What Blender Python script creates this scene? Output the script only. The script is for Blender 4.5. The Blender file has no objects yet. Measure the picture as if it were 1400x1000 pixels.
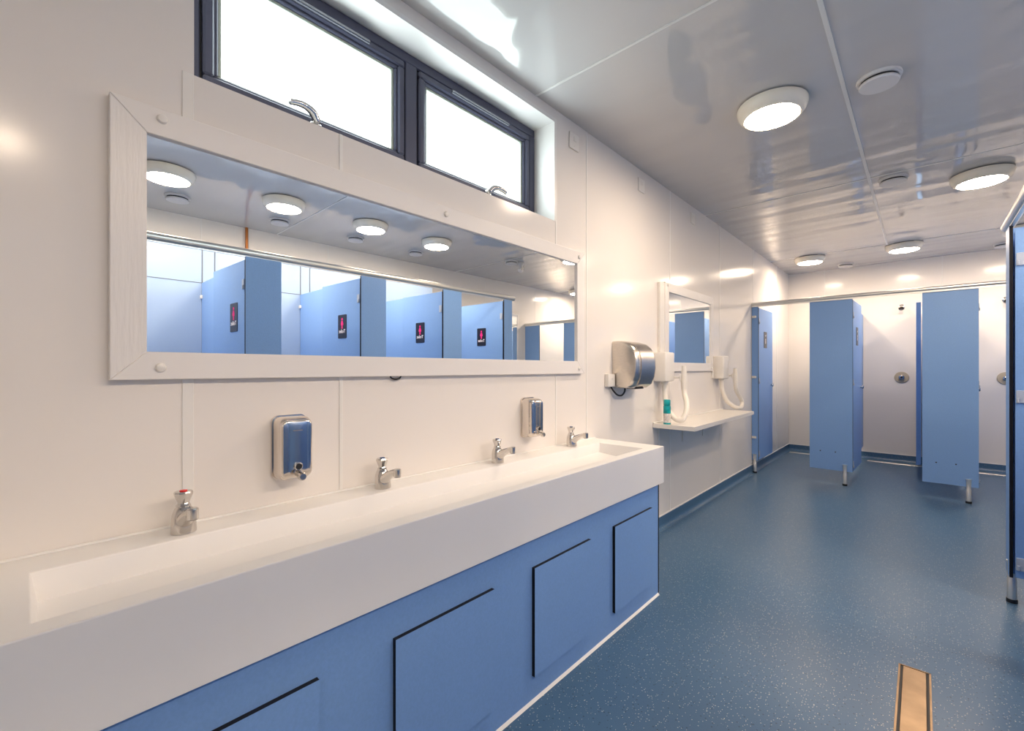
import bpy, bmesh, math, random
from mathutils import Vector, Matrix
random.seed(7)
C = bpy.context.scene.collection
PI = math.pi
H_CEIL = 2.595
ROOM_X, Y_NEAR, Y_BACK = 3.5, -1.2, 7.65

# ------------------------------------------------------------------ materials
def mat(name, col, rough=0.5, metal=0.0, spec=0.5, coat=0.0, emit=None, estr=0.0):
    m = bpy.data.materials.new(name); m.use_nodes = True
    b = m.node_tree.nodes['Principled BSDF']
    b.inputs['Base Color'].default_value = (*col, 1)
    b.inputs['Roughness'].default_value = rough
    b.inputs['Metallic'].default_value = metal
    b.inputs['Specular IOR Level'].default_value = spec
    b.inputs['Coat Weight'].default_value = coat
    if emit:
        b.inputs['Emission Color'].default_value = (*emit, 1)
        b.inputs['Emission Strength'].default_value = estr
    return m

def nodes(m):
    return m.node_tree.nodes, m.node_tree.links, m.node_tree.nodes['Principled BSDF']

def add_noise(m, scale, amount, stretch=(1, 1, 1), detail=2.0, bump=0.0, bump_dist=0.01):
    """small colour variation and / or bump from an object-space noise"""
    n, l, b = nodes(m)
    tc = n.new('ShaderNodeTexCoord'); mp = n.new('ShaderNodeMapping'); mp.inputs['Scale'].default_value = stretch
    nz = n.new('ShaderNodeTexNoise'); nz.inputs['Scale'].default_value = scale; nz.inputs['Detail'].default_value = detail
    l.new(tc.outputs['Object'], mp.inputs['Vector']); l.new(mp.outputs['Vector'], nz.inputs['Vector'])
    if amount:
        col = b.inputs['Base Color'].default_value[:3]
        r = n.new('ShaderNodeValToRGB')
        r.color_ramp.elements[0].position = 0.3; r.color_ramp.elements[1].position = 0.7
        r.color_ramp.elements[0].color = (*[c * (1 - amount) for c in col], 1)
        r.color_ramp.elements[1].color = (*[min(1, c * (1 + amount)) for c in col], 1)
        l.new(nz.outputs['Fac'], r.inputs['Fac']); l.new(r.outputs['Color'], b.inputs['Base Color'])
    if bump:
        bp = n.new('ShaderNodeBump'); bp.inputs['Strength'].default_value = bump; bp.inputs['Distance'].default_value = bump_dist
        l.new(nz.outputs['Fac'], bp.inputs['Height']); l.new(bp.outputs['Normal'], b.inputs['Normal'])
    return m

M = {}
M['wall'] = add_noise(mat('white_wall_panel', (0.84, 0.80, 0.765), 0.15, spec=0.28), 1.2, 0.0, bump=0.06, bump_dist=0.03)
M['wall_joint'] = mat('white_joint_strip', (0.84, 0.82, 0.79), 0.3)
M['ceiling'] = add_noise(mat('glossy_ceiling_panel', (0.60, 0.585, 0.575), 0.045, spec=0.65), 1.0, 0.0, stretch=(0.6, 3.4, 1), detail=1.5, bump=0.34, bump_dist=0.06)
M['ceiling_trim'] = mat('ceiling_joint_white', (0.78, 0.77, 0.74), 0.3)
M['duct'] = mat('pale_blue_duct_panel', (0.30, 0.42, 0.63), 0.4)
M['blue'] = add_noise(mat('blue_laminate', (0.205, 0.375, 0.72), 0.40, spec=0.4), 140, 0.04)
M['core'] = mat('black_laminate_core', (0.008, 0.008, 0.012), 0.5, spec=0.2)
M['basin'] = mat('white_solid_surface', (0.93, 0.915, 0.905), 0.42)
M['white_plastic'] = mat('white_plastic', (0.82, 0.79, 0.75), 0.3)
M['frame_paint'] = add_noise(mat('white_painted_wood', (0.83, 0.80, 0.78), 0.38), 60, 0.0, stretch=(1, 0.25, 0.25), bump=0.25, bump_dist=0.002)
M['frame_paint_v'] = add_noise(mat('white_painted_wood_upright', (0.83, 0.80, 0.78), 0.3), 42, 0.0, stretch=(1, 3.0, 0.35), detail=3, bump=0.5, bump_dist=0.002)
M['silicone'] = mat('white_silicone', (0.88, 0.87, 0.85), 0.4)
M['mirror'] = mat('mirror_silver', (0.93, 0.95, 0.95), 0.0, 1.0)
M['chrome'] = mat('polished_chrome', (0.66, 0.63, 0.60), 0.14, 1.0)
M['steel'] = mat('polished_steel', (0.74, 0.68, 0.62), 0.11, 1.0)
M['brushed'] = add_noise(mat('brushed_steel', (0.66, 0.61, 0.55), 0.26, 1.0), 40, 0.06, stretch=(1, 0.15, 6))
M['alu'] = mat('satin_aluminium', (0.80, 0.79, 0.76), 0.36, 0.85)
M['drain_metal'] = add_noise(mat('worn_bronze_steel', (0.30, 0.205, 0.125), 0.34, 1.0), 9, 0.22, detail=4)
M['black'] = mat('black_rubber', (0.012, 0.012, 0.014), 0.45)
M['anthracite'] = mat('anthracite_window_frame', (0.075, 0.08, 0.125), 0.5)
M['gasket'] = mat('black_gasket', (0.01, 0.01, 0.012), 0.5)
M['bead'] = mat('pale_glazing_bead', (0.45, 0.50, 0.42), 0.3)
M['pane'] = mat('frosted_pane_daylight', (0.8, 0.85, 0.85), 0.25, emit=(0.84, 0.97, 1.0), estr=1.75)
M['lamp'] = mat('lamp_diffuser', (0.9, 0.88, 0.85), 0.4, emit=(1.0, 0.79, 0.585), estr=34.0)
M['lamp_body'] = mat('lamp_housing', (0.88, 0.82, 0.70), 0.25)  # warm base colour stands in for lamp light glowing through the rim
M['vent'] = mat('valve_white', (0.72, 0.70, 0.69), 0.35)
M['dark_slot'] = mat('dark_slot', (0.03, 0.028, 0.028), 0.6)
M['hinge'] = mat('grey_hinge', (0.42, 0.48, 0.60), 0.35)
M['vent_bar'] = mat('vent_bar_grey', (0.25, 0.25, 0.28), 0.25, 0.8)
M['copper'] = mat('copper_pipe', (0.50, 0.19, 0.06), 0.4, 0.7)
M['sign_black'] = mat('sign_black', (0.010, 0.010, 0.022), 0.35)
M['sign_grey'] = mat('sign_dark_grey', (0.05, 0.05, 0.06), 0.35)
M['pink'] = mat('sign_pink', (0.85, 0.01, 0.22), 0.5)
M['sign_white'] = mat('sign_white', (0.85, 0.82, 0.85), 0.5)
M['red'] = mat('red_indicator', (0.75, 0.01, 0.01), 0.3)
M['blue_dot'] = mat('blue_indicator', (0.02, 0.07, 0.22), 0.3)
M['grey_ink'] = mat('grey_engraving', (0.35, 0.33, 0.34), 0.4, 0.6)
M['seam'] = mat('blue_grey_seam', (0.10, 0.13, 0.18), 0.6)
M['teal'] = add_noise(mat('teal_can_print', (0.0, 0.33, 0.36), 0.3), 30, 0.35)
M['paper'] = add_noise(mat('white_can_label', (0.75, 0.70, 0.66), 0.5), 70, 0.2)
M['cream'] = mat('cream_shower_plate', (0.50, 0.43, 0.32), 0.4)
M['hose'] = mat('white_hose', (0.84, 0.80, 0.74), 0.4)

# speckled safety vinyl
def vinyl(name, base, amt):
    m = mat(name, base, 0.34, spec=0.45); n, l, b = nodes(m)
    tc = n.new('ShaderNodeTexCoord')
    col = n.new('ShaderNodeRGB'); col.outputs[0].default_value = (*base, 1); prev = col.outputs[0]
    for sc, th, c, seed in ((85, 0.17, (0.42, 0.45, 0.46), 0.0), (120, 0.17, (0.62, 0.60, 0.54), 3.3), (70, 0.20, (0.03, 0.07, 0.13), 7.7)):
        mp = n.new('ShaderNodeMapping'); mp.inputs['Location'].default_value = (seed, seed, seed)
        v = n.new('ShaderNodeTexVoronoi'); v.inputs['Scale'].default_value = sc
        lt = n.new('ShaderNodeMath'); lt.operation = 'LESS_THAN'; lt.inputs[1].default_value = th
        # only some cells carry a fleck
        sep = n.new('ShaderNodeSeparateColor'); gt = n.new('ShaderNodeMath'); gt.operation = 'LESS_THAN'; gt.inputs[1].default_value = amt
        mu = n.new('ShaderNodeMath'); mu.operation = 'MULTIPLY'
        mx = n.new('ShaderNodeMix'); mx.data_type = 'RGBA'
        l.new(tc.outputs['Object'], mp.inputs['Vector']); l.new(mp.outputs['Vector'], v.inputs['Vector'])
        l.new(v.outputs['Distance'], lt.inputs[0]); l.new(v.outputs['Color'], sep.inputs[0]); l.new(sep.outputs[0], gt.inputs[0])
        l.new(lt.outputs[0], mu.inputs[0]); l.new(gt.outputs[0], mu.inputs[1])
        l.new(mu.outputs[0], mx.inputs[0]); l.new(prev, mx.inputs[6]); mx.inputs[7].default_value = (*c, 1)
        prev = mx.outputs[2]
    l.new(prev, b.inputs['Base Color'])
    nz = n.new('ShaderNodeTexNoise'); nz.inputs['Scale'].default_value = 220
    bp = n.new('ShaderNodeBump'); bp.inputs['Strength'].default_value = 0.12; bp.inputs['Distance'].default_value = 0.001
    l.new(tc.outputs['Object'], nz.inputs['Vector']); l.new(nz.outputs['Fac'], bp.inputs['Height']); l.new(bp.outputs['Normal'], b.inputs['Normal'])
    return m
M['vinyl'] = vinyl('blue_speckled_vinyl', (0.060, 0.135, 0.240), 0.42)
M['vinyl_cove'] = vinyl('blue_vinyl_cove', (0.055, 0.135, 0.25), 0.2)

# ------------------------------------------------------------------ mesh helpers
def box(bm, x0, x1, y0, y1, z0, z1, bev=0.0, seg=2, mi=0, mtx=None):
    n0 = set(bm.verts)
    r = bmesh.ops.create_cube(bm, size=1.0)
    for v in r['verts']:
        v.co = Vector((x0 + (v.co.x + .5) * (x1 - x0), y0 + (v.co.y + .5) * (y1 - y0), z0 + (v.co.z + .5) * (z1 - z0)))
    if bev > 0:
        es = list({e for v in r['verts'] for e in v.link_edges})
        bmesh.ops.bevel(bm, geom=es, offset=bev, segments=seg, profile=0.5, affect='EDGES')
    new = [v for v in bm.verts if v not in n0]
    for f in {f for v in new for f in v.link_faces}: f.material_index = mi
    if mtx is not None: bmesh.ops.transform(bm, matrix=mtx, verts=new)
    return new

def panel(bm, x0, x1, y0, y1, z0, z1):
    """laminate board: wide faces material 0, its thin edges material 1 (black core)"""
    d = {'x': x1 - x0, 'y': y1 - y0, 'z': z1 - z0}; ax = min(d, key=d.get)
    new = box(bm, x0, x1, y0, y1, z0, z1)
    for f in {f for v in new for f in v.link_faces}:
        f.normal_update(); f.material_index = 0 if abs(getattr(f.normal, ax)) > .5 else 1

def lathe(bm, prof, cx=0, cy=0, cz=0, axis='z', seg=32, mi=0, caps=True):
    """prof: list of (radius, height along the axis)"""
    rings = []
    def P(r, h, a):
        c, s = r * math.cos(a), r * math.sin(a)
        if axis == 'z': return (cx + c, cy + s, cz + h)
        if axis == 'x': return (cx + h, cy + c, cz + s)
        return (cx + s, cy + h, cz + c)
    for r, h in prof:
        if r < 1e-6: rings.append([bm.verts.new(P(0, h, 0))])
        else: rings.append([bm.verts.new(P(r, h, 2 * PI * i / seg)) for i in range(seg)])
    fs = []
    for a, b in zip(rings, rings[1:]):
        for i in range(seg):
            j = (i + 1) % seg
            if len(a) == 1 and len(b) == 1: continue
            if len(a) == 1: fs.append(bm.faces.new((a[0], b[j], b[i])))
            elif len(b) == 1: fs.append(bm.faces.new((a[i], a[j], b[0])))
            else: fs.append(bm.faces.new((a[i], a[j], b[j], b[i])))
    if caps:
        for rg in (rings[0], rings[-1]):
            if len(rg) > 2: fs.append(bm.faces.new(rg))
    for f in fs: f.material_index = mi
    return fs

def smooth_path(pts, n=6):
    P = [Vector(p) for p in pts]; P = [2 * P[0] - P[1]] + P + [2 * P[-1] - P[-2]]
    out = []
    for i in range(1, len(P) - 2):
        for k in range(n):
            t = k / n; a, b, c, d = P[i - 1:i + 3]
            out.append(.5 * ((2 * b) + (-a + c) * t + (2 * a - 5 * b + 4 * c - d) * t * t + (-a + 3 * b - 3 * c + d) * t ** 3))
    out.append(P[-2]); return out

def tube(bm, pts, r, seg=14, mi=0, sub=6, ribs=0.0):
    """swept tube; r a number or a list per input point; ribs ripples a hose"""
    rad = r if isinstance(r, (list, tuple)) else [r] * len(pts)
    path = smooth_path(pts, sub) if sub > 1 else [Vector(p) for p in pts]
    n = len(path); rings = []; up = None
    for i, p in enumerate(path):
        t = (path[min(i + 1, n - 1)] - path[max(i - 1, 0)]).normalized()
        if up is None: up = t.orthogonal().normalized()
        up = (up - t * up.dot(t)).normalized(); sd = t.cross(up)
        f = i / max(1, n - 1) * (len(rad) - 1); k = min(int(f), len(rad) - 2); rr = rad[k] + (rad[k + 1] - rad[k]) * (f - k)
        if ribs and i % 2: rr *= (1 - ribs)
        rings.append([bm.verts.new(p + rr * (math.cos(2 * PI * j / seg) * up + math.sin(2 * PI * j / seg) * sd)) for j in range(seg)])
    for a, b in zip(rings, rings[1:]):
        for j in range(seg):
            bm.faces.new((a[j], a[(j + 1) % seg], b[(j + 1) % seg], b[j])).material_index = mi
    bm.faces.new(rings[0]).material_index = mi; bm.faces.new(rings[-1]).material_index = mi

def prism(bm, poly, a, b, axis='y', mi=0):
    """extrude a polygon of (u, w) pairs from a to b along axis; axis y -> (x,z), axis x -> (y,z), axis z -> (x,y)"""
    def P(u, w, h):
        return {'y': (u, h, w), 'x': (h, u, w), 'z': (u, w, h)}[axis]
    A = [bm.verts.new(P(u, w, a)) for u, w in poly]; B = [bm.verts.new(P(u, w, b)) for u, w in poly]
    fs = [bm.faces.new(A), bm.faces.new(B[::-1])]
    for i in range(len(poly)):
        j = (i + 1) % len(poly); fs.append(bm.faces.new((A[i], B[i], B[j], A[j])))
    for f in fs: f.material_index = mi
    return A + B

def rrect(w, h, r, n=5, cx=0, cz=0):
    pts = []
    for sx, sz, a0 in ((1, 1, 0), (-1, 1, PI / 2), (-1, -1, PI), (1, -1, 3 * PI / 2)):
        for k in range(n + 1):
            a = a0 + k / n * PI / 2
            pts.append((cx + sx * (w / 2 - r) + r * math.cos(a), cz + sz * (h / 2 - r) + r * math.sin(a)))
    return pts

def obj(name, bm, mats, parent=None, loc=(0, 0, 0), angle=35):
    bmesh.ops.recalc_face_normals(bm, faces=bm.faces[:])
    me = bpy.data.meshes.new(name); bm.to_mesh(me); bm.free()
    for m in (mats if isinstance(mats, (list, tuple)) else [mats]): me.materials.append(M[m])
    if angle:
        for p in me.polygons: p.use_smooth = True
        me.set_sharp_from_angle(angle=math.radians(angle))
    o = bpy.data.objects.new(name, me); C.objects.link(o)
    o.location = loc; o.parent = parent
    return o

def tag(o, label, cat, group=None):
    o['label'] = label; o['category'] = cat
    if group: o['group'] = group
    return o
def thing(name, label, cat, loc=(0, 0, 0), rotz=0.0, group=None):
    o = bpy.data.objects.new(name, None); C.objects.link(o); o.empty_display_size = .1
    o.location = loc; o.rotation_euler = (0, 0, rotz)
    return tag(o, label, cat, group)
def struct(name, bm, mats, parent=None, angle=35):
    o = obj(name, bm, mats, parent, angle=angle)
    if parent is None: o['kind'] = 'structure'
    return o
def dup(root, loc, label, rotz=None, group=None):
    r = root.copy(); C.objects.link(r); r.location = loc
    if rotz is not None: r.rotation_euler = (0, 0, rotz)
    r['label'] = label
    if group: r['group'] = group
    def rec(src, dst):
        for ch in list(src.children):
            c = ch.copy(); C.objects.link(c); c.parent = dst
            rec(ch, c)
    rec(root, r)
    return r

def new(): return bmesh.new()

# ================================================================== SETTING
bm = new(); box(bm, -.3, ROOM_X + .3, Y_NEAR - .3, Y_BACK + .3, -.15, 0)
struct('floor', bm, 'vinyl')
bm = new(); box(bm, -.3, ROOM_X + .3, Y_NEAR - .3, Y_BACK + .3, H_CEIL, H_CEIL + .15)
ceil = struct('ceiling', bm, 'ceiling')
bm = new()
for y in (-.62, 1.76, 4.17, 6.53): box(bm, 0, ROOM_X, y - .006, y + .006, H_CEIL - .003, H_CEIL + .01)
box(bm, 1.167 - .0085, 1.167 + .0085, Y_NEAR, 6.53, H_CEIL - .005, H_CEIL + .01)
obj('joint_strip', bm, 'ceiling_trim', ceil)

# left wall with the window opening
WY0, WY1, WZ0, WZ1 = .308, 1.917, 1.995, 2.527
bm = new()
box(bm, -.25, 0, Y_NEAR - .3, Y_BACK + .3, -.1, WZ0)
box(bm, -.25, 0, Y_NEAR - .3, Y_BACK + .3, WZ1, H_CEIL + .05)
box(bm, -.25, 0, Y_NEAR - .3, WY0, WZ0, WZ1)
box(bm, -.25, 0, WY1, Y_BACK + .3, WZ0, WZ1)
wl = struct('wall_left', bm, 'wall')
bm = new()
for y, z1 in ((.294, 1.995), (.722, 1.995), (1.93, WZ0), (2.229, H_CEIL), (3.41, H_CEIL), (4.58, H_CEIL), (5.76, H_CEIL), (6.9, H_CEIL)):
    w = .013 if y < .5 else .006
    box(bm, -.01, .0025, y - w, y + w, .09, z1, .0012, 1)
obj('joint_strip', bm, 'wall_joint', wl)
# corner bead round the window reveal
bm = new()
box(bm, -.135, .002, WY1 - .002, WY1 + .018, WZ0, WZ1 - .002); box(bm, -.135, .002, WY0, WY1 + .018, WZ1 - .002, WZ1 + .018)
obj('reveal_trim', bm, 'wall_joint', wl)

bm = new(); box(bm, -.3, ROOM_X + .3, Y_BACK, Y_BACK + .25, -.1, H_CEIL + .05)
wb = struct('wall_back', bm, 'wall')
bm = new()
for x in (.44, 1.64, 2.84): box(bm, x - .005, x + .005, Y_BACK - .0025, Y_BACK + .01, .09, H_CEIL, .001, 1)
obj('joint_strip', bm, 'wall_joint', wb)
bm = new(); box(bm, ROOM_X, ROOM_X + .25, Y_NEAR - .3, Y_BACK + .3, -.1, H_CEIL + .05)
wr = struct('wall_right', bm, 'wall')
bm = new()
for y in (-.1, 1.1, 2.3, 3.55, 4.75, 5.95, 7.15): box(bm, ROOM_X - .0025, ROOM_X + .01, y - .005, y + .005, .09, H_CEIL, .001, 1)
obj('joint_strip', bm, 'wall_joint', wr)
bm = new(); box(bm, -.3, ROOM_X + .3, Y_NEAR - .25, Y_NEAR, -.1, H_CEIL + .05)
struct('wall_front', bm, 'wall')
# service duct behind the toilets
bm = new(); box(bm, 3.02, ROOM_X - .002, Y_NEAR, 3.388, 0, 2.2)
wd = struct('wall_duct', bm, 'duct')
bm = new()
for k in range(-2, 4):
    y = 1.09 + .803 * k
    if y < 3.4: box(bm, 3.0175, 3.03, y - .004, y + .004, .1, 2.2)
    if y < 3.4: box(bm, 3.0175, 3.03, y - .09 - .004, y - .09 + .004, .1, 2.2)
box(bm, 3.0182, 3.03, Y_NEAR, 3.388, 1.917, 1.923)
obj('joint_strip', bm, 'seam', wd)

# coved skirting with a pale capping strip
def cove(name, a, b, n):
    """a, b floor points along the wall; n unit vector into the room"""
    bm = new(); a, b, n = Vector(a), Vector(b), Vector(n)
    prof = [(0, .086), (.004, .086)] + [(.004 + .03 * (1 - math.cos(t)), .034 - .034 * math.sin(t) + .001) for t in [PI / 2 * k / 5 for k in range(6)]] + [(.036, 0), (0, 0)]
    rings = [[bm.verts.new(p + n * d + Vector((0, 0, z))) for d, z in prof] for p in (a, b)]
    k = len(prof)
    for i in range(k): bm.faces.new((rings[0][i], rings[0][(i + 1) % k], rings[1][(i + 1) % k], rings[1][i]))
    bm.faces.new(rings[0]); bm.faces.new(rings[1][::-1])
    o = struct(name, bm, 'vinyl_cove')
    bm = new(); t = (b - a).normalized()
    for p0, p1 in ((a, b),):
        q = [p0, p1, p1 + n * .006, p0 + n * .006]
        lo = [bm.verts.new(v + Vector((0, 0, .086))) for v in q]; hi = [bm.verts.new(v + Vector((0, 0, .094))) for v in q]
        bm.faces.new(lo); bm.faces.new(hi[::-1])
        for i in range(4): bm.faces.new((lo[i], lo[(i + 1) % 4], hi[(i + 1) % 4], hi[i]))
    obj('capping_strip', bm, 'silicone', o)
cove('baseboard_left', (0, 2.28, 0), (0, Y_BACK, 0), (1, 0, 0))
cove('baseboard_back', (0, Y_BACK, 0), (ROOM_X, Y_BACK, 0), (0, -1, 0))
cove('baseboard_right', (ROOM_X, Y_BACK, 0), (ROOM_X, 3.45, 0), (-1, 0, 0))

# window
win = bpy.data.objects.new('window_1', None); C.objects.link(win); win.location = (-.16, (WY0 + WY1) / 2, WZ0); win['kind'] = 'structure'
win['label'] = 'wide anthracite framed two sash window high above the long mirror'
wo = Vector(win.location)
def wbox(bm, x0, x1, y0, y1, z0, z1, bev=.003, mi=0): box(bm, x0 - wo.x, x1 - wo.x, y0 - wo.y, y1 - wo.y, z0 - wo.z, z1 - wo.z, bev, 1, mi)
def ring(bm, x0, x1, y0, y1, z0, z1, w, bev=.003, mi=0, wb=None):
    wb = wb or w
    wbox(bm, x0, x1, y0, y1, z0, z0 + wb, bev, mi); wbox(bm, x0, x1, y0, y1, z1 - w, z1, bev, mi)
    wbox(bm, x0, x1, y0, y0 + w, z0 + wb, z1 - w, bev, mi); wbox(bm, x0, x1, y1 - w, y1, z0 + wb, z1 - w, bev, mi)
FY0, FY1 = WY0 + .001, WY1 - .001
bm = new(); ring(bm, -.21, -.137, FY0, FY1, WZ0 + .001, WZ1 - .001, .042)
wbox(bm, -.21, -.137, 1.073, 1.130, WZ0 + .04, WZ1 - .04)
obj('window_frame', bm, 'anthracite', win)
for i, (a, b) in enumerate(((.352, 1.071), (1.132, 1.872))):
    bm = new()
    ring(bm, -.185, -.146, a, b, WZ0 + .043, WZ1 - .043, .006, .001, 1)
    ring(bm, -.19, -.130, a + .006, b - .006, WZ0 + .048, WZ1 - .048, .030, .006, wb=.044)
    ring(bm, -.19, -.140, a + .034, b - .034, WZ0 + .076, WZ1 - .076, .014, .004, wb=.026)
    s = obj('sash', bm, ['anthracite', 'gasket'], win)
    bm = new(); ring(bm, -.19, -.150, a + .047, b - .047, WZ0 + .089, WZ1 - .089, .012, .002, wb=.020); obj('glazing_bead', bm, 'bead', s)
    bm = new(); wbox(bm, -.180, -.172, a + .055, b - .055, WZ0 + .095, WZ1 - .095, 0); obj('pane', bm, 'pane', s)
    # night-vent bar along the sash head
    bm = new(); c = (a + b) / 2
    wbox(bm, -.13, -.117, c - .19, c + .19, WZ1 - .070, WZ1 - .056, .003); obj('vent_bar', bm, 'vent_bar', s)
    # cockspur handle
    d = -1 if i == 0 else 1; hy = .690 if i == 0 else 1.535; hz = 2.068
    bm = new()
    wbox(bm, -.13, -.112, hy - .022, hy + .022, hz - .022, hz - .004, .005)
    lathe(bm, [(.001, -.132), (.013, -.132), (.013, -.112), (.009, -.106), (.001, -.106)], -wo.x, hy - wo.y, hz - wo.z, 'x', 18)
    pts = [(-.109, hy, hz), (-.102, hy + d * .018, hz + .020), (-.096, hy + d * .045, hz + .028), (-.092, hy + d * .072, hz + .026), (-.090, hy + d * .10, hz + .018)]
    tube(bm, [Vector(p) - wo for p in pts], [.014, .015, .012, .011, .010], 12)
    obj('window_handle', bm, 'chrome', s)

# ================================================================== VANITY
BX1 = .430; BY0, BY1 = -.16, 2.318; ZT = .785; ZB = .590
IX0, IX1, IY0, IY1 = .115, .378, .006, 2.185
bm = new()
def vg(x, y, z): return bm.verts.new((x, y, z))
# rim top + sloped trough
outer = [vg(.001, BY0, ZT), vg(BX1, BY0, ZT), vg(BX1, BY1, ZT), vg(.001, BY1, ZT)]
inner = [vg(IX0, IY0, ZT), vg(IX1, IY0, ZT), vg(IX1, IY1, ZT), vg(IX0, IY1, ZT)]
low = [vg(IX0 + .004, IY0 + .01, ZT - .062), vg(IX1 - .008, IY0 + .01, ZT - .078), vg(IX1 - .008, IY1 - .01, ZT - .072), vg(IX0 + .004, IY1 - .01, ZT - .052)]
bot = [vg(.001, BY0, ZB), vg(BX1, BY0, ZB), vg(BX1, BY1, ZB), vg(.001, BY1, ZB)]
for i in range(4):
    j = (i + 1) % 4
    bm.faces.new((outer[i], outer[j], inner[j], inner[i])); bm.faces.new((inner[i], inner[j], low[j], low[i])); bm.faces.new((outer[j], outer[i], bot[i], bot[j]))
bm.faces.new(low); bm.faces.new(bot[::-1])
bm.edges.ensure_lookup_table()
S = set(outer) | set(inner) | set(low)
es = [e for e in bm.edges if (e.verts[0] in set(outer) and e.verts[1] in set(outer)) or (e.verts[0] in set(inner) and e.verts[1] in set(inner))]
bmesh.ops.bevel(bm, geom=es, offset=.004, segments=3, profile=.5, affect='EDGES')
es = [e for e in bm.edges if all(abs(v.co.z - (ZT - .065)) < .02 for v in e.verts) and e.calc_length() > .1]
basin = thing('trough_basin', 'long white solid-surface trough washbasin with four taps on its back ledge', 'washbasin', (0, 0, 0))
obj('basin_body', bm, 'basin', basin, angle=50)
bm = new(); box(bm, .001, .008, BY0, BY1, ZT - .001, ZT + .006, .002, 1); obj('sealant_line', bm, 'silicone', basin)

cab = thing('vanity_cabinet', 'blue laminate cabinet front under the white trough washbasin', 'cabinet', (0, 0, 0))
bm = new(); panel(bm, .402, .418, BY0, 2.272, .006, ZB - .004); obj('front_panel', bm, ['blue', 'core'], cab)
bm = new(); panel(bm, .03, .4178, 2.2725, 2.2855, .002, ZB - .004); obj('side_panel', bm, ['blue', 'core'], cab)
bm = new(); prism(bm, [(.417, 0), (.426, 0), (.419, .009), (.417, .009)], BY0, 2.274, 'y'); obj('sealant_line', bm, 'silicone', cab)
for a, b in ((.087, .456), (.658, 1.027), (1.231, 1.600), (1.799, 2.177)):
    bm = new(); panel(bm, .4185, .4315, a, b, .095, .486); obj('access_panel', bm, ['blue', 'core'], cab)

# taps
def make_tap(label, dot):
    t = thing('basin_tap', label, 'tap', (0, 0, 0), group='push taps on the basin ledge')
    bm = new()
    tube(bm, [(0, 0, 0), (-.001, 0, .020), (-.003, 0, .042), (-.004, 0, .058), (-.004, 0, .066)], [.0275, .0268, .0245, .0195, .0145], 24, sub=4)
    tube(bm, [(.0, 0, .024), (.028, 0, .044), (.058, 0, .060), (.088, 0, .070)], [.0225, .0165, .0118, .0100], 18, sub=4)
    obj('tap_body', bm, 'chrome', t, angle=60)
    bm = new(); lathe(bm, [(.001, 0), (.0125, 0), (.0125, .024), (.009, .027), (.001, .027)], .090, 0, .053, 'z', 20); o = obj('aerator', bm, 'chrome', t)
    bm = new(); lathe(bm, [(.001, -.0015), (.0105, -.0015), (.0105, .001), (.001, .001)], .090, 0, .053, 'z', 20); obj('outlet', bm, 'black', o)
    bm = new()
    lathe(bm, [(.001, .062), (.0150, .062), (.0165, .067), (.0140, .070), (.0125, .074), (.0160, .084), (.0200, .094), (.0208, .099), (.0190, .103), (.001, .1045)], -.004, 0, 0, 'z', 10)
    k = obj('push_knob', bm, 'chrome', t, angle=25)
    bm = new(); lathe(bm, [(.001, .1035), (.0085, .1035), (.0085, .1056), (.001, .106)], -.003, 0, 0, 'z', 18); obj('indicator', bm, dot, k)
    return t
t1 = make_tap('chrome push tap with a red dot, leftmost on the basin ledge', 'red'); t1.location = (.066, .272, ZT)
t2 = make_tap('chrome push tap just right of the nearer soap dispenser', 'blue_dot'); t2.location = (.066, .842, ZT)
dup(t2, (.066, 1.415, ZT), 'chrome push tap just left of the far soap dispenser')
dup(t2, (.066, 1.982, ZT), 'farthest chrome push tap, right of the far soap dispenser near the basin end')

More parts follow.
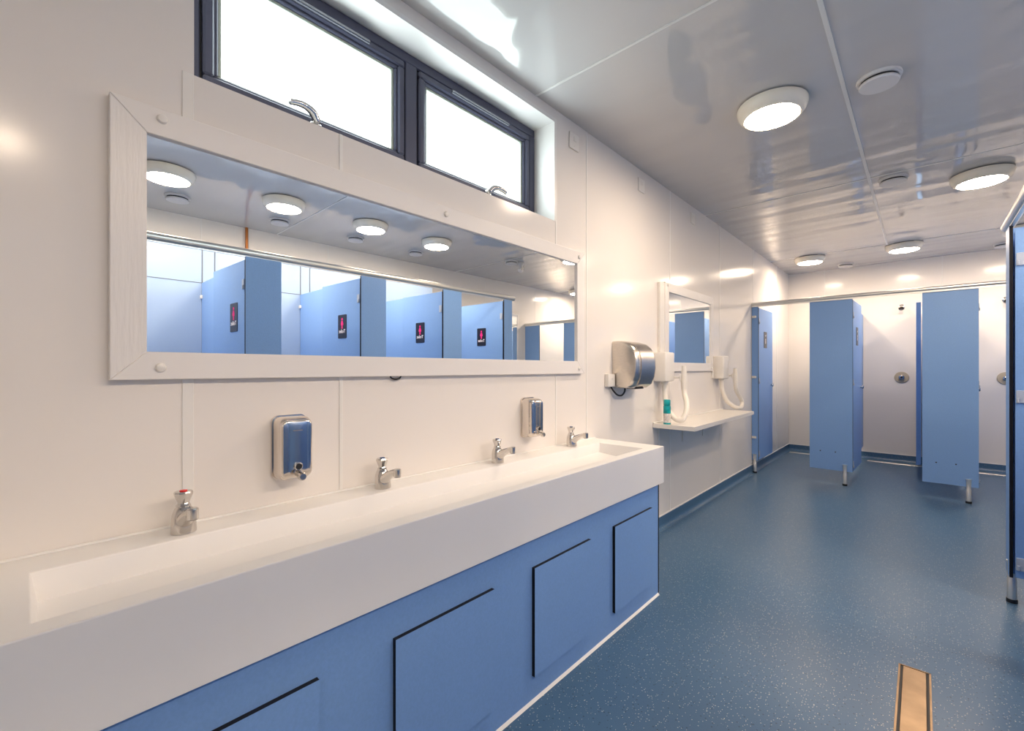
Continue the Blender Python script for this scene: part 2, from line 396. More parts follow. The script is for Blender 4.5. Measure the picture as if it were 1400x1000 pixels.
# soap dispensers
def make_dispenser(label):
    t = thing('soap_dispenser', label, 'soap dispenser', (0, 0, 0), group='steel soap dispensers on the wall')
    bm = new(); prism(bm, rrect(.104, .196, .022, 6, 0, .098), 0, .010, 'x')
    obj('back_plate', bm, 'steel', t)
    bm = new()   # stacked rounded sections from wall to face
    secs = [(.010, .098, .190, .02), (.045, .096, .188, .02), (.056, .092, .184, .02), (.062, .085, .177, .02)]
    loops = []
    for x, w, h, r in secs: loops.append([bm.verts.new((x, y, z)) for y, z in rrect(w, h, r, 6, 0, .098)])
    for a, b in zip(loops, loops[1:]):
        for i in range(len(a)): bm.faces.new((a[i], a[(i + 1) % len(a)], b[(i + 1) % len(a)], b[i]))
    bm.faces.new(loops[0]); bm.faces.new(loops[-1][::-1])
    obj('housing', bm, 'steel', t)
    bm = new()   # convex front cover with rounded outline
    loops = []
    for x, w, h, rr in ((.058, .090, .174, .018), (.066, .089, .173, .018), (.0688, .085, .169, .016), (.0702, .078, .162, .014), (.0716, .050, .140, .012), (.0720, .016, .110, .006)):
        loops.append([bm.verts.new((x, y, z)) for y, z in rrect(w, h, rr, 6, 0, .098)])
    for a, b in zip(loops, loops[1:]):
        for i in range(len(a)): bm.faces.new((a[i], a[(i + 1) % len(a)], b[(i + 1) % len(a)], b[i]))
    bm.faces.new(loops[0]); bm.faces.new(loops[-1][::-1])
    f = obj('front_cover', bm, 'steel', t, angle=50)
    bm = new(); box(bm, .0705, .0726, -.014, .014, .152, .155); obj('engraved_mark', bm, 'grey_ink', f)
    bm = new(); lathe(bm, [(.001, .070), (.012, .070), (.012, .078), (.0095, .080), (.0095, .0785), (.001, .0785)], 0, 0, .046, 'x', 24, 0)
    o = obj('lock_collar', bm, 'chrome', t)
    bm = new(); lathe(bm, [(.001, .076), (.0088, .076), (.0088, .0795), (.001, .080)], 0, 0, .046, 'x', 20); obj('lock_barrel', bm, 'black', o)
    bm = new(); tube(bm, [(.066, 0, .026), (.080, 0, .024), (.096, 0, .020)], [.011, .0095, .0085], 16, sub=3)
    lathe(bm, [(.001, .096), (.0115, .096), (.0115, .106), (.009, .110), (.001, .110)], 0, 0, .020, 'x', 18)
    obj('push_valve', bm, 'chrome', t)
    return t
d = make_dispenser('polished steel soap dispenser on the wall, the nearer and larger looking one'); d.location = (.0005, .552, .862)
dup(d, (.0005, 1.690, .862), 'polished steel soap dispenser on the wall, the farther one between third and fourth tap')

# ================================================================== long mirror
def framed_mirror(name, label, y0, y1, z0, z1, w, depth, caps, x=0.0, flip=1):
    """flip=1 hangs on the left wall facing +x; -1 on the right wall"""
    t = thing(name, label, 'mirror', (x, (y0 + y1) / 2, z0)); cy = (y0 + y1) / 2; hw = (y1 - y0) / 2; h = z1 - z0
    X = lambda v: v * flip
    def rail(poly, m):
        bm = new(); prism(bm, poly, X(.0005), X(depth), 'x')
        es = [e for e in bm.edges if all(abs(v.co.x - X(depth)) < 1e-5 for v in e.verts)]
        bmesh.ops.bevel(bm, geom=es, offset=.0015, segments=1, affect='EDGES'); return obj('frame_rail', bm, m, t)
    g = .0004
    rail([(-hw, 0), (hw, 0), (hw - w, w), (-hw + w, w)], 'frame_paint'); rail([(-hw, h), (-hw + w, h - w), (hw - w, h - w), (hw, h)], 'frame_paint')
    rail([(-hw, g), (-hw + w - g, w), (-hw + w - g, h - w), (-hw, h - g)], 'frame_paint_v'); rail([(hw, g), (hw, h - g), (hw - w + g, h - w), (hw - w + g, w)], 'frame_paint_v')
    bm = new(); a, b = sorted((X(.004), X(.014))); box(bm, a, b, -hw + w - .002, hw - w + .002, w - .002, h - w + .002); obj('mirror_glass', bm, 'mirror', t)
    for yy, zz in caps:
        bm = new(); lathe(bm, [(.001, 0), (.0115, 0), (.0115, .003), (.009, .0065), (.004, .008), (.001, .008)] if flip > 0 else [(.001, 0), (.0115, 0), (.0115, -.003), (.009, -.0065), (.001, -.008)], X(depth), yy - cy, zz - z0, 'x', 20)
        obj('fixing_cap', bm, 'white_plastic', t)
    return t
framed_mirror('wall_mirror', 'long landscape mirror in a white painted wood frame above the trough basin', .135, 2.168, 1.173, 1.862, .070, .025,
              [(.235, 1.836), (.232, 1.203), (2.115, 1.832), (2.115, 1.203), (1.157, 1.83)])
framed_mirror('wall_mirror', 'small mirror in a white painted frame over the corner shelf, between two hair dryers', 3.272, 4.335, 1.18, 1.862, .070, .022,
              [(3.32, 1.84), (4.28, 1.21), (3.32, 1.20)])
framed_mirror('wall_mirror', 'tall mirror on the right wall seen only as a sliver in the long mirror', 4.45, 5.50, 1.17, 2.11, .028, .02, [], x=ROOM_X, flip=-1)
# cable loop hanging below the long mirror
bm = new(); tube(bm, [(.008, .905, 1.180), (.010, .912, 1.166), (.011, .930, 1.1615), (.010, .948, 1.166), (.008, .955, 1.180)], .003, 8)
tag(obj('cable', bm, 'black'), 'short black cable loop peeping out below the long mirror', 'cable')

# conduit beside the small mirror
bm = new(); box(bm, .0005, .022, 3.185, 3.262, 1.325, 1.85, .003, 1)
tag(obj('cable_trunking', bm, 'white_plastic'), 'white vertical cable trunking left of the small mirror above the hair dryer', 'trunking')

# blank plates up under the ceiling
def plate(y, z, label):
    t = thing('switch_plate', label, 'switch', (.0005, y, z), group='small white plates high on the left wall')
    bm = new(); box(bm, 0, .009, -.045, .045, -.045, .045, .003, 2); obj('plate', bm, 'white_plastic', t)
    bm = new(); box(bm, .009, .013, -.011, .014, -.002, .026, .002, 1); obj('rocker', bm, 'white_plastic', t)
    bm = new(); lathe(bm, [(.001, .009), (.003, .009), (.003, .0105), (.001, .0105)], 0, 0, -.026, 'x', 10); obj('screw', bm, 'alu', t)
    return t
p = plate(2.093, 2.482, 'small white switch plate right beside the window reveal')
dup(p, (.0005, 2.915, 2.484), 'small white switch plate on the left wall, middle one of three under the ceiling')
dup(p, (.0005, 3.870, 2.49), 'small white switch plate on the left wall, farthest from the window')

# ================================================================== hand dryer, socket
t = thing('hand_dryer', 'brushed steel hand dryer with a bulging front on the left wall', 'hand dryer', (.0005, 2.655, 1.078))
HD = .30; W2 = .135
def sect(s):   # side profile shrunk by s for rounded shoulders
    pr = [(0, 0), (.118, .0), (.150, .022), (.170, .070), (.178, .125), (.177, .175), (.168, .220), (.148, .256), (.115, .283), (.070, .297), (.03, .300), (0, .300)]
    return [(max(0, x - s * (1 if x > 0 else 0)), .15 + (z - .15) * (1 - s * 3.2)) for x, z in pr]
bm = new(); ys = [(-W2, .022), (-W2 + .006, .010), (-W2 + .018, .003), (-W2 + .034, 0), (W2 - .034, 0), (W2 - .018, .003), (W2 - .006, .010), (W2, .022)]
L = [[bm.verts.new((x, y, z)) for x, z in sect(s)] for y, s in ys]
for a, b in zip(L, L[1:]):
    for i in range(len(a)): bm.faces.new((a[i], a[(i + 1) % len(a)], b[(i + 1) % len(a)], b[i]))
bm.faces.new(L[0]); bm.faces.new(L[-1][::-1])
obj('housing', bm, 'brushed', t, angle=40)
bm = new()   # raised curved front band
bd = [(x + .006 if x > 0 else 0, z) for x, z in [(.150, .024), (.168, .070), (.176, .125), (.175, .175), (.166, .220), (.146, .254), (.112, .281)]]
inn = [(x - .016, z - .002) for x, z in bd]
prism(bm, bd + inn[::-1], -.092, .092, 'y'); obj('front_band', bm, 'brushed', t, angle=40)
bm = new(); box(bm, .055, .125, -.05, .05, -.006, .002, .002, 1); obj('air_outlet', bm, 'black', t)
so = thing('power_outlet', 'white fused socket plate beside the hand dryer with a black flex', 'socket', (.0005, 2.472, 1.128))
bm = new(); box(bm, 0, .028, -.042, .040, -.040, .040, .004, 2); obj('plate', bm, 'white_plastic', so)
bm = new(); lathe(bm, [(.001, .028), (.005, .028), (.005, .030), (.001, .030)], 0, .0, .01, 'x', 12); obj('fuse_cover', bm, 'alu', so)
bm = new(); tube(bm, [(.014, .010, -.040), (.020, .030, -.066), (.030, .060, -.092), (.040, .095, -.098), (.045, .125, -.078), (.045, .135, -.050)], .0055, 10); obj('power_cord', bm, 'black', so)

# ================================================================== shelf, hair dryers, can
t = thing('wall_shelf', 'white wall shelf below the small mirror, angled at its near corner', 'shelf', (0, 3.1, .80))
bm = new(); prism(bm, [(.001, 0), (.250, 0), (.306, -.0), (.306, .03), (.285, 1.55), (.001, 1.55)], -.030, 0, 'z')
es = [e for e in bm.edges if all(abs(v.co.z) < 1e-5 for v in e.verts)]; bmesh.ops.bevel(bm, geom=es, offset=.003, segments=2, affect='EDGES')
obj('shelf_board', bm, 'white_plastic', t)
bm = new(); box(bm, .0008, .012, 0, 1.55, 0, .010, .002, 1); obj('sealant_line', bm, 'silicone', t)
for yy in (.10, .56, 1.02):
    bm = new(); box(bm, .0008, .006, yy - .012, yy + .012, -.20, -.03, .001, 1); box(bm, .0008, .20, yy - .010, yy + .010, -.036, -.0302)
    obj('bracket', bm, 'white_plastic', t)

def make_hairdryer(label, hose, wand, plate_side):
    t = thing('hair_dryer', label, 'hair dryer', (0, 0, 0), group='white wall hair dryers by the small mirror')
    bm = new(); box(bm, .0008, .095, -.078, .078, 0, .215, .010, 3); obj('motor_box', bm, 'white_plastic', t)
    bm = new(); lathe(bm, [(.001, 0), (.026, 0), (.026, -.018), (.022, -.020), (.001, -.020)][::-1], .048, .01, 0, 'z', 22); obj('hose_collar', bm, 'hose', t)
    bm = new(); tube(bm, hose, .0195, 16, sub=10, ribs=.05); obj('hose', bm, 'hose', t, angle=70)
    bm = new(); tube(bm, wand, [.021, .022, .0205, .017], 16, sub=4); w = obj('nozzle', bm, 'white_plastic', t)
    bm = new(); x, y, z = wand[1]; box(bm, .0008, x, y - .008, y + .008, z + .02, z + .035, .002, 1)
    box(bm, x - .03, x - .018, y - .02, y + .02, z + .0, z + .05, .003, 1); obj('nozzle_holder', bm, 'white_plastic', t)
    bm = new(); box(bm, .0008, .014, plate_side - .02, plate_side + .02, .005, .075, .003, 1); obj('switch_box', bm, 'white_plastic', t)
    return t
h1 = make_hairdryer('white wall hair dryer left of the small mirror, its hose drooping over the shelf front',
    [(.048, .010, -.015), (.052, .008, -.10), (.075, -.01, -.19), (.14, -.03, -.262), (.19, -.02, -.27), (.205, .02, -.215), (.19, .065, -.15), (.165, .10, -.11), (.155, .115, -.08), (.15, .12, -.04)],
    [(.15, .12, -.06), (.15, .12, .0), (.15, .12, .05), (.15, .12, .115)], .11)
h1.location = (0, 3.190, 1.107)
h2 = make_hairdryer('white wall hair dryer right of the small mirror, its hose looped out to the right',
    [(.048, .010, -.015), (.052, .02, -.10), (.075, .06, -.20), (.11, .12, -.255), (.14, .20, -.285), (.15, .27, -.28), (.15, .30, -.235), (.14, .27, -.185), (.13, .21, -.13), (.13, .17, -.09), (.13, .160, -.04)],
    [(.13, .160, -.06), (.13, .160, .0), (.13, .160, .05), (.13, .160, .10)], -.105)
h2.location = (0, 4.465, 1.107)

t = thing('spray_can', 'small teal can with a white label standing on the near end of the shelf', 'spray can', (.095, 3.135, .8005))
bm = new(); lathe(bm, [(.001, 0), (.025, 0), (.026, .004), (.026, .128), (.025, .132), (.022, .134), (.001, .134)], 0, 0, 0, 'z', 28); obj('can_body', bm, 'teal', t)
bm = new(); lathe(bm, [(.0264, .012), (.0264, .078)], 0, 0, 0, 'z', 28, caps=False); obj('can_label', bm, 'paper', t)
bm = new(); lathe(bm, [(.001, .134), (.023, .134), (.024, .138), (.024, .172), (.021, .178), (.001, .178)], 0, 0, 0, 'z', 24); obj('cap', bm, 'teal', t)

# ================================================================== lights and valves
def make_light(label, group):
    t = thing('ceiling_light', label, 'ceiling light', (0, 0, H_CEIL), group=group)
    bm = new(); lathe(bm, [(.001, 0), (.150, 0), (.150, -.008), (.001, -.008)], 0, 0, 0, 'z', 48); obj('shadow_gap_disc', bm, 'dark_slot', t)  # dark disc paints the shadow gap between housing and ceiling
    bm = new(); lathe(bm, [(.001, -.007), (.163, -.007), (.165, -.014), (.163, -.030), (.155, -.050), (.143, -.064), (.132, -.070), (.127, -.069), (.127, -.060), (.001, -.060)], 0, 0, 0, 'z', 64); obj('housing', bm, 'lamp_body', t)
    bm = new(); lathe(bm, [(.1268, -.0605), (.1268, -.067), (.11, -.072), (.06, -.0765), (.001, -.078)], 0, 0, 0, 'z', 56); obj('diffuser', bm, 'lamp', t)
    return t
LG = 'round bulkhead ceiling lights'
lt = make_light('round white ceiling light over the lobby, nearest and largest in view', LG); lt.location = (.868, 2.66, H_CEIL)
LT = [((1.765, 4.60), 'round white ceiling light at the upper right, next to the toilet headrail'),
      ((.42, 6.64), 'round white ceiling light over the far left shower, by the left wall'),
      ((1.307, 6.65), 'round white ceiling light over the middle showers'),
      ((2.20, 6.62), 'round ceiling light over the third shower cubicle from the left'),
      ((3.07, 6.62), 'round ceiling light over the shower cubicle at the right wall'),
      ((2.475, -.11), 'round ceiling light over the toilet cubicle nearest the entrance'),
      ((2.475, .673), 'round ceiling light leftmost in the long mirror, cut by its frame'),
      ((2.475, 1.45), 'round ceiling light second from the left in the long mirror'),
      ((2.475, 2.24), 'round ceiling light third from the left in the long mirror'),
      ((2.475, 3.03), 'round ceiling light fourth from the left in the long mirror')]
for (x, y), lab in LT: dup(lt, (x, y, H_CEIL), lab)

t = thing('ceiling_vent', 'round white ceiling air valve beside the nearest light, largest in view', 'air vent', (1.30, 2.76, H_CEIL), group='round white air valves in the ceiling')
vt = t
bm = new(); lathe(bm, [(.001, 0), (.086, 0), (.088, -.006), (.086, -.013), (.076, -.016), (.066, -.012), (.001, -.010)], 0, 0, 0, 'z', 40); obj('collar', bm, 'vent', t)
bm = new(); lathe(bm, [(.001, -.009), (.070, -.0125), (.070, -.030), (.001, -.030)], 0, 0, 0, 'z', 32); obj('throat', bm, 'dark_slot', t)
bm = new(); lathe(bm, [(.001, -.024), (.076, -.025), (.079, -.031), (.075, -.038), (.001, -.040)], 0, 0, 0, 'z', 40); obj('disc', bm, 'vent', t)
for (x, y), lab in [((1.298, 4.29), 'round white ceiling air valve over the lobby, in line behind the nearest one'),
                    ((.708, 7.37), 'round white ceiling air valve at the far left between two shower lights'),
                    ((2.129, 7.36), 'round white ceiling air valve at the far right, beside the toilet headrail end'),
                    ((3.01, .83), 'round white air valve leftmost in the long mirror'),
                    ((3.01, 1.61), 'round white air valve second from the left in the long mirror'),
                    ((3.01, 2.37), 'round white air valve third from the left in the long mirror'),
                    ((3.015, 3.14), 'round white air valve fourth from the left in the long mirror'),
                    ((2.50, 4.26), 'round white air valve in the long mirror beside the hanging sensor')]:
    dup(vt, (x, y, H_CEIL), lab)

t = thing('motion_sensor', 'small white ball sensor hanging from the ceiling, seen in the long mirror', 'sensor', (2.46, 4.40, H_CEIL))
bm = new(); lathe(bm, [(.001, 0), (.045, 0), (.042, -.02), (.026, -.045), (.024, -.06), (.001, -.06)], 0, 0, 0, 'z', 24); obj('base', bm, 'vent', t)
bm = new(); lathe(bm, [(.001, -.052)] + [(.040 * math.sin(a), -.088 + .040 * math.cos(a)) for a in [PI * k / 12 for k in range(1, 12)]] + [(.001, -.128)], 0, 0, 0, 'z', 24); s = obj('ball', bm, 'vent', t, angle=60)
for dy in (-.016, .016):
    bm = new(); lathe(bm, [(.001, -.038), (.007, -.037), (.007, -.033), (.001, -.033)], 0, dy, -.092, 'x', 12); obj('lens', bm, 'black', s)

# copper pipe down the right wall above the toilets
bm = new(); lathe(bm, [(.013, 0), (.013, H_CEIL - 2.2 - .002)], 0, 0, 0, 'z', 16)
o = tag(obj('copper_pipe', bm, 'copper', loc=(3.484, 1.475, 2.201)), 'orange copper pipe running up above the toilet duct, seen in the long mirror', 'pipe')

# ================================================================== cubicles
PZ0, PZ1 = .145, 1.925
def text_mesh(body, size, mname, parent, loc, rot):
    cu = bpy.data.curves.new('lettering', 'FONT'); cu.body = body; cu.size = size; cu.align_x = 'CENTER'; cu.extrude = .0004; cu.offset = size * .02
    ob = bpy.data.objects.new('tmp_text', cu); C.objects.link(ob)
    bpy.context.view_layer.update()
    me = bpy.data.meshes.new_from_object(ob.evaluated_get(bpy.context.evaluated_depsgraph_get()))
    bpy.data.objects.remove(ob); me.materials.clear(); me.materials.append(M[mname])
    o = bpy.data.objects.new('lettering', me); C.objects.link(o); o.parent = parent; o.location = loc; o.rotation_euler = rot
    return o

def make_door(name, label, cat, group, width, kind):
    """hinge line at the origin, leaf along +x, sign face towards -y, swung about z"""
    t = thing(name, label, cat, (0, 0, 0), group=group)
    T = .013
    bm = new(); panel(bm, .004, width, -T, 0, 0, 1.755); obj('door_leaf', bm, ['blue', 'core'], t)
    for z in (1.60, .91, .07):
        bm = new(); box(bm, .007, .040, -T - .004, -T, z - .032, z + .032, .0015, 1)
        box(bm, .010, .020, -T - .010, -T - .004, z - .032, z - .006, .002, 1); obj('hinge', bm, 'hinge', t)
    bm = new(); lathe(bm, [(.001, -.030), (.016, -.028), (.020, -.020), (.014, -.010), (.012, 0)], width - .075, -T, .85, 'y', 24); obj('door_knob', bm, 'chrome', t, angle=60)
    bm = new(); box(bm, width - .10, width - .03, 0, .012, .82, .88, .002, 1); obj('lock', bm, 'alu', t)
    # sign
    sx = .285; sz = 1.395; sw, sh = .128, .192
    bm = new(); prism(bm, rrect(sw, sh, .008, 4, sx, sz), -T - .003, -T - .0001, 'y')
    s = obj('door_sign', bm, 'sign_black' if kind == 'toilet' else 'sign_grey', t)
    yy = -T - .0034
    bm = new()
    def disc(cx, cz, r, n=20, mi=0): prism(bm, [(cx + r * math.cos(2 * PI * k / n), cz + r * math.sin(2 * PI * k / n)) for k in range(n)], yy - .0006, yy, 'y', mi)
    if kind == 'toilet':
        disc(sx, sz + .060, .0105)
        prism(bm, [(sx - .007, sz + .047), (sx + .007, sz + .047), (sx + .019, sz + .010), (sx + .008, sz + .010), (sx + .008, sz - .018), (sx - .008, sz - .018), (sx - .008, sz + .010), (sx - .019, sz + .010)], yy - .0006, yy, 'y')
        prism(bm, [(sx - .009, sz + .047), (sx - .020, sz + .020), (sx - .016, sz + .018), (sx - .006, sz + .040)], yy - .0007, yy, 'y')
        prism(bm, [(sx + .009, sz + .047), (sx + .006, sz + .040), (sx + .016, sz + .018), (sx + .020, sz + .020)], yy - .0007, yy, 'y')
        obj('pictogram', bm, 'pink', s)
        text_mesh('Toilet', .040, 'sign_white', s, (sx, yy - .0002, sz - .052), (PI / 2, 0, 0))
    else:
        prism(bm, [(sx - .012, sz + .048), (sx + .016, sz + .066), (sx + .022, sz + .060), (sx + .004, sz + .040)], yy - .0006, yy, 'y')
        disc(sx, sz + .004, .012)
        prism(bm, [(sx - .012, sz - .010), (sx + .012, sz - .010), (sx + .010, sz - .045), (sx - .010, sz - .045)], yy - .0006, yy, 'y')
        obj('pictogram', bm, 'sign_white', s)
    return t

def make_foot(parent, x, y, z=0):
    bm = new()
    lathe(bm, [(.001, .018), (.0185, .018), (.0185, .120), (.0165, .124), (.0175, .200), (.0205, .214), (.001, .216)], x, y, z, 'z', 20); f = obj('foot', bm, 'alu', parent)
    bm = new(); lathe(bm, [(.001, 0.0005), (.021, 0.0005), (.021, .019), (.001, .019)], x, y, z, 'z', 20); obj('rubber_pad', bm, 'black', f)

def make_pilaster(name, label, group, w, foot_at, axis, screws=(), brackets=()):
    """board of width w along +x local, front face towards -y, foot in front of it"""
    t = thing(name, label, 'partition', (0, 0, 0), group=group)
    bm = new(); panel(bm, 0, w, 0, .013, PZ0, PZ1); obj('pilaster_board', bm, ['blue', 'core'], t)
    if foot_at is not None: make_foot(t, foot_at, -.002)
    for x in screws:
        bm = new(); lathe(bm, [(.001, -.004), (.005, -.004), (.006, 0), (.001, 0)], x, 0, .335, 'y', 12); obj('screw', bm, 'black', t)
    for z in brackets:
        bm = new(); box(bm, .001, .048, -.012, -.0005, z - .013, z + .013, .003, 1); lathe(bm, [(.001, -.015), (.006, -.015), (.006, -.012), (.001, -.012)], .038, 0, z, 'y', 12); obj('wall_bracket', bm, 'white_plastic', t)
    return t

# ---- showers along the back
SY = 5.69
SG = 'blue pilasters in front of the showers'
p0 = make_pilaster('shower_pilaster', 'narrow blue strip pilaster of the showers against the left wall', SG, .066, .033, 'x', brackets=(1.80, 1.105, .41)); p0.location = (.002, SY, 0)
p1 = make_pilaster('shower_pilaster', 'broad blue shower pilaster, the left of the two wide ones in view', SG, .368, .305, 'x', screws=(.095, .225)); p1.location = (.566, SY, 0)
dup(p1, (1.456, SY, 0), 'broad blue shower pilaster, the right of the two wide ones in view')
dup(p1, (2.335, SY, 0), 'broad blue shower pilaster seen at the right edge of the long mirror')
p4 = make_pilaster('shower_pilaster', 'blue shower pilaster against the right wall, seen in the long mirror', SG, .306, .24, 'x'); p4.location = (3.192, SY, 0)
for a, lab in ((.865, 'blue divider board between the first and second shower from the left'), (1.755, 'blue divider board behind the right wide shower pilaster'), (2.63, 'blue divider board between the third and fourth shower')):
    bm = new(); panel(bm, -.0065, .0065, SY + .016, Y_BACK - .01, .16, 1.925)
    tag(obj('shower_divider', bm, ['blue', 'core'], loc=(a, 0, 0)), lab, 'partition', 'blue divider boards between the showers')
bm = new(); box(bm, -.0195, .0195, 6.56, Y_BACK - .045, .155, 1.925, .001, 1)
tag(obj('modesty_panel', bm, ['blue', 'core'], loc=(1.427, 0, 0)), 'dark blue upright panel inside the second shower, left of the right wide pilaster', 'partition')
sd = make_door('shower_door', 'narrow looking blue shower door swung open along the left wall', 'door', 'open blue shower doors', .62, 'shower')
sd.location = (.056, SY + .018, .15); sd.rotation_euler = (0, 0, math.radians(89.5))
dup(sd, (.9225, SY + .018, .15), 'blue shower door open beside the left wide pilaster', math.radians(88.2))
dup(sd, (1.8115, SY + .018, .15), 'blue shower door hidden behind the right wide pilaster, open inward', math.radians(88))
dup(sd, (2.6905, SY + .018, .15), 'blue shower door of the cubicle at the right wall, seen in the long mirror', math.radians(87))
# head rail
def rail_mesh(bm, length, axis):
    prof = [(.013 + .020 * math.cos(a), .020 * math.sin(a) + .008) for a in [2 * PI * k / 16 for k in range(16)]]
    prism(bm, prof, 0, length, axis)
t = thing('head_rail', 'round aluminium head rail along the top of the shower fronts', 'rail', (0, SY - .006, 1.945))
bm = new(); prism(bm, [(.006 + .019 * math.cos(a), .019 * math.sin(a)) for a in [2 * PI * k / 18 for k in range(18)]], .002, ROOM_X - .002, 'x'); box(bm, .002, ROOM_X - .002, -.004, .004, -.032, -.012)
obj('rail_tube', bm, 'alu', t)

# shower fittings on the back wall
def make_shower(label, x):
    t = thing('shower_valve', label, 'shower control', (x, Y_BACK, 1.09), group='round shower controls on the back wall')
    bm = new(); lathe(bm, [(.001, 0), (.073, 0), (.073, -.006), (.067, -.011), (.001, -.012)], 0, 0, 0, 'y', 40); obj('cover_plate', bm, 'cream', t)
    bm = new(); lathe(bm, [(.001, -.012), (.030, -.012), (.028, -.035), (.018, -.040), (.001, -.040)], 0, 0, 0, 'y', 24); k = obj('push_button', bm, 'chrome', t)
    bm = new(); lathe(bm, [(.001, -.040), (.013, -.040), (.013, -.0425), (.001, -.0425)], 0, 0, 0, 'y', 20); obj('button_centre', bm, 'black', k)
    return t
sv = make_shower('cream round shower control with chrome button in the second shower', 1.262)
dup(sv, (2.17, Y_BACK, 1.09), 'round shower control in the third shower, half hidden by the near pilaster edge')
t = thing('overhead_shower', 'small chrome shower head high on the back wall of the second shower', 'shower head', (1.262, Y_BACK, 2.00), group='chrome shower heads on the back wall')
bm = new(); lathe(bm, [(.001, 0), (.034, 0), (.032, -.010), (.018, -.016), (.016, -.05), (.001, -.05)], 0, 0, 0, 'y', 24); obj('wall_flange', bm, 'chrome', t)
bm = new(); tube(bm, [(0, -.045, 0), (0, -.065, -.008), (0, -.085, -.03)], [.016, .019, .030], 20, sub=3); h = obj('nozzle_head', bm, 'chrome', t)
bm = new(); lathe(bm, [(.001, 0), (.022, 0), (.022, .004), (.001, .004)], 0, -.088, -.036, 'z', 20); obj('spray_face', bm, 'black', h)
dup(t, (2.17, Y_BACK, 2.00), 'small chrome shower head in the third shower, at the near pilaster edge')
for x0, x1, lab in ((.93, 1.70, 'steel slot drain along the back of the second shower floor'), (1.80, 2.58, 'steel slot drain along the back of the third shower floor'), (.05, .82, 'steel slot drain at the back of the far left shower floor')):
    bm = new(); box(bm, x0, x1, -.035, .035, .0006, .006, .002, 1)
    tag(obj('shower_drain', bm, 'alu', loc=(0, 7.43, 0)), lab, 'drain', 'steel slot drains in the showers')

# ---- toilets along the right
TX = 1.778
TG = 'blue pilasters in front of the toilets'
TY = [.152, .955, 1.758, 2.565, 3.365]
tp = make_pilaster('toilet_pilaster', 'pale blue toilet pilaster second from left in the long mirror', TG, .218, .11, 'y')
tp.rotation_euler = (0, 0, PI / 2); tp.location = (TX + .013, TY[2], 0)
dup(tp, (TX + .013, TY[1], 0), 'pale blue toilet pilaster leftmost in the long mirror')
dup(tp, (TX + .013, TY[3], 0), 'pale blue toilet pilaster third from left in the long mirror')
dup(tp, (TX + .013, TY[0], 0), 'blue toilet pilaster nearest the entrance, at the left end of the toilet row')
e = make_pilaster('toilet_pilaster', 'narrow end pilaster of the toilets with a chrome foot at the right edge', TG, .122, .062, 'y')
e.rotation_euler = (0, 0, PI / 2); e.location = (TX + .013, TY[4] + .002, 0)
td = make_door('toilet_door', 'open blue toilet door with black Toilet sign, second from left in the long mirror', 'door', 'open blue toilet doors with black signs', .585, 'toilet')
td.location = (TX + .0165, TY[2] + .0135, .15); td.rotation_euler = (0, 0, math.radians(-3))
dup(td, (TX + .0165, TY[1] + .0135, .15), 'open blue toilet door with black Toilet sign, leftmost in the long mirror', math.radians(-3))
dup(td, (TX + .0165, TY[3] + .0135, .15), 'open blue toilet door with black Toilet sign, third from left in the long mirror', math.radians(-3))
dup(td, (TX + .0165, TY[4] + .0135, .15), 'shaded blue toilet door at the right edge, its hinges showing', math.radians(-3))
dup(td, (TX + .0165, TY[0] + .0135, .15), 'open blue toilet door of the cubicle nearest the entrance', math.radians(-3))
for o in [o for o in C.objects if o.name.startswith('toilet_door')]:   # the signs do not all sit alike
    k = min(range(5), key=lambda i: abs(o.location.y - TY[i]))
    for ch in o.children:
        if ch.name.startswith('door_sign'): ch.location.x = (0, -.10, -.025, .028, .022)[k]
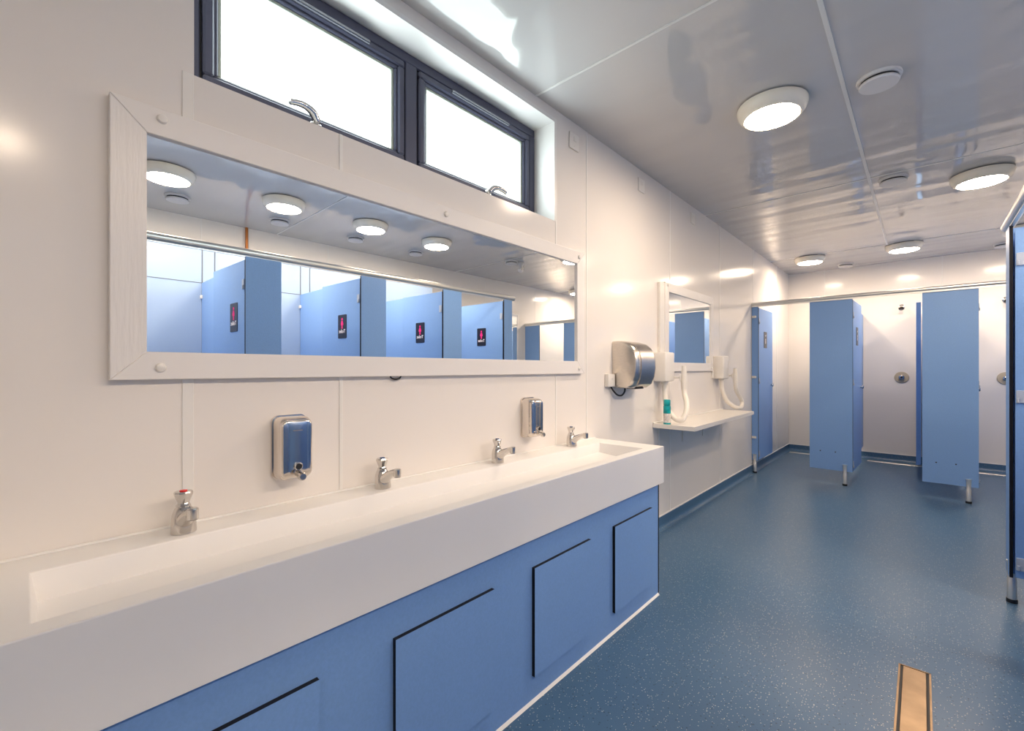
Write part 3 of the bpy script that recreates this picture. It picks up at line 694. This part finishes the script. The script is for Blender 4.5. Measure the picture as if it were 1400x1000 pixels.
for y, lab in zip(TY, ('blue board between the two toilets nearest the entrance', 'blue board behind the leftmost toilet door in the long mirror', 'blue board behind the second toilet door in the long mirror',
                       'blue board behind the third toilet door in the long mirror', 'blue end board of the toilet row, nearest the showers')):
    bm = new(); x1 = 3.018 if y < 3 else 3.496
    panel(bm, TX + .015, x1, -.0065, .0065, .155, 1.918)
    t = thing('toilet_divider', lab, 'partition', (0, y + .048, 0), group='blue divider boards between the toilets'); obj('divider_board', bm, ['blue', 'core'], t)
    for z in (1.80, 1.1, .4):
        bm = new(); box(bm, x1 - .030, x1, -.020, -.0066, z - .014, z + .014, .002, 1); obj('bracket', bm, 'white_plastic', t)
t = thing('head_rail', 'round aluminium head rail along the top of the toilet fronts', 'rail', (TX + .006, 0, 1.951))
bm = new(); prism(bm, [(.002 + .025 * math.cos(a), .024 * math.sin(a)) for a in [2 * PI * k / 20 for k in range(20)]], Y_NEAR + .002, 3.525, 'y'); box(bm, -.004, .008, Y_NEAR + .002, 3.485, -.030, -.015)
obj('rail_tube', bm, 'alu', t)

# floor drain channel
t = thing('floor_drain', 'long bronze coloured steel channel drain set in the floor at the lower right', 'drain', (1.430, 2.40, 0))
bm = new(); box(bm, -.048, -.042, -1.6, 0, .0005, .004); box(bm, .042, .048, -1.6, 0, .0005, .004); box(bm, -.048, .048, -.006, 0, .0005, .004); obj('drain_frame', bm, 'drain_metal', t)
bm = new(); box(bm, -.042, .042, -1.6, -.006, .0004, .0012); obj('drain_slot', bm, 'dark_slot', t)
bm = new(); box(bm, -.0345, .0345, -1.6, -.012, .0006, .0055, .0015, 1); obj('cover_plate', bm, 'drain_metal', t)

# ================================================================== world, camera, view
w = bpy.data.worlds.new('daylight'); bpy.context.scene.world = w; w.use_nodes = True
w.node_tree.nodes['Background'].inputs[0].default_value = (.75, .87, 1, 1); w.node_tree.nodes['Background'].inputs[1].default_value = 1.0

F, V0 = 610.0, 504.6
cam = bpy.data.cameras.new('camera'); co = bpy.data.objects.new('camera', cam); C.objects.link(co)
cam.sensor_fit = 'HORIZONTAL'; cam.sensor_width = 36; cam.lens = F / 1400 * 36
cam.shift_y = (V0 - 500) / 1400
cam.clip_start = .02
co.location = (1.45, 0, 1.2); co.rotation_euler = (PI / 2, 0, math.atan(559.7 / 610))
bpy.context.scene.camera = co
vs = bpy.context.scene.view_settings
vs.view_transform = 'Standard'; vs.look = 'None'; vs.gamma = 1; vs.use_curve_mapping = False
vs.exposure = 1.93
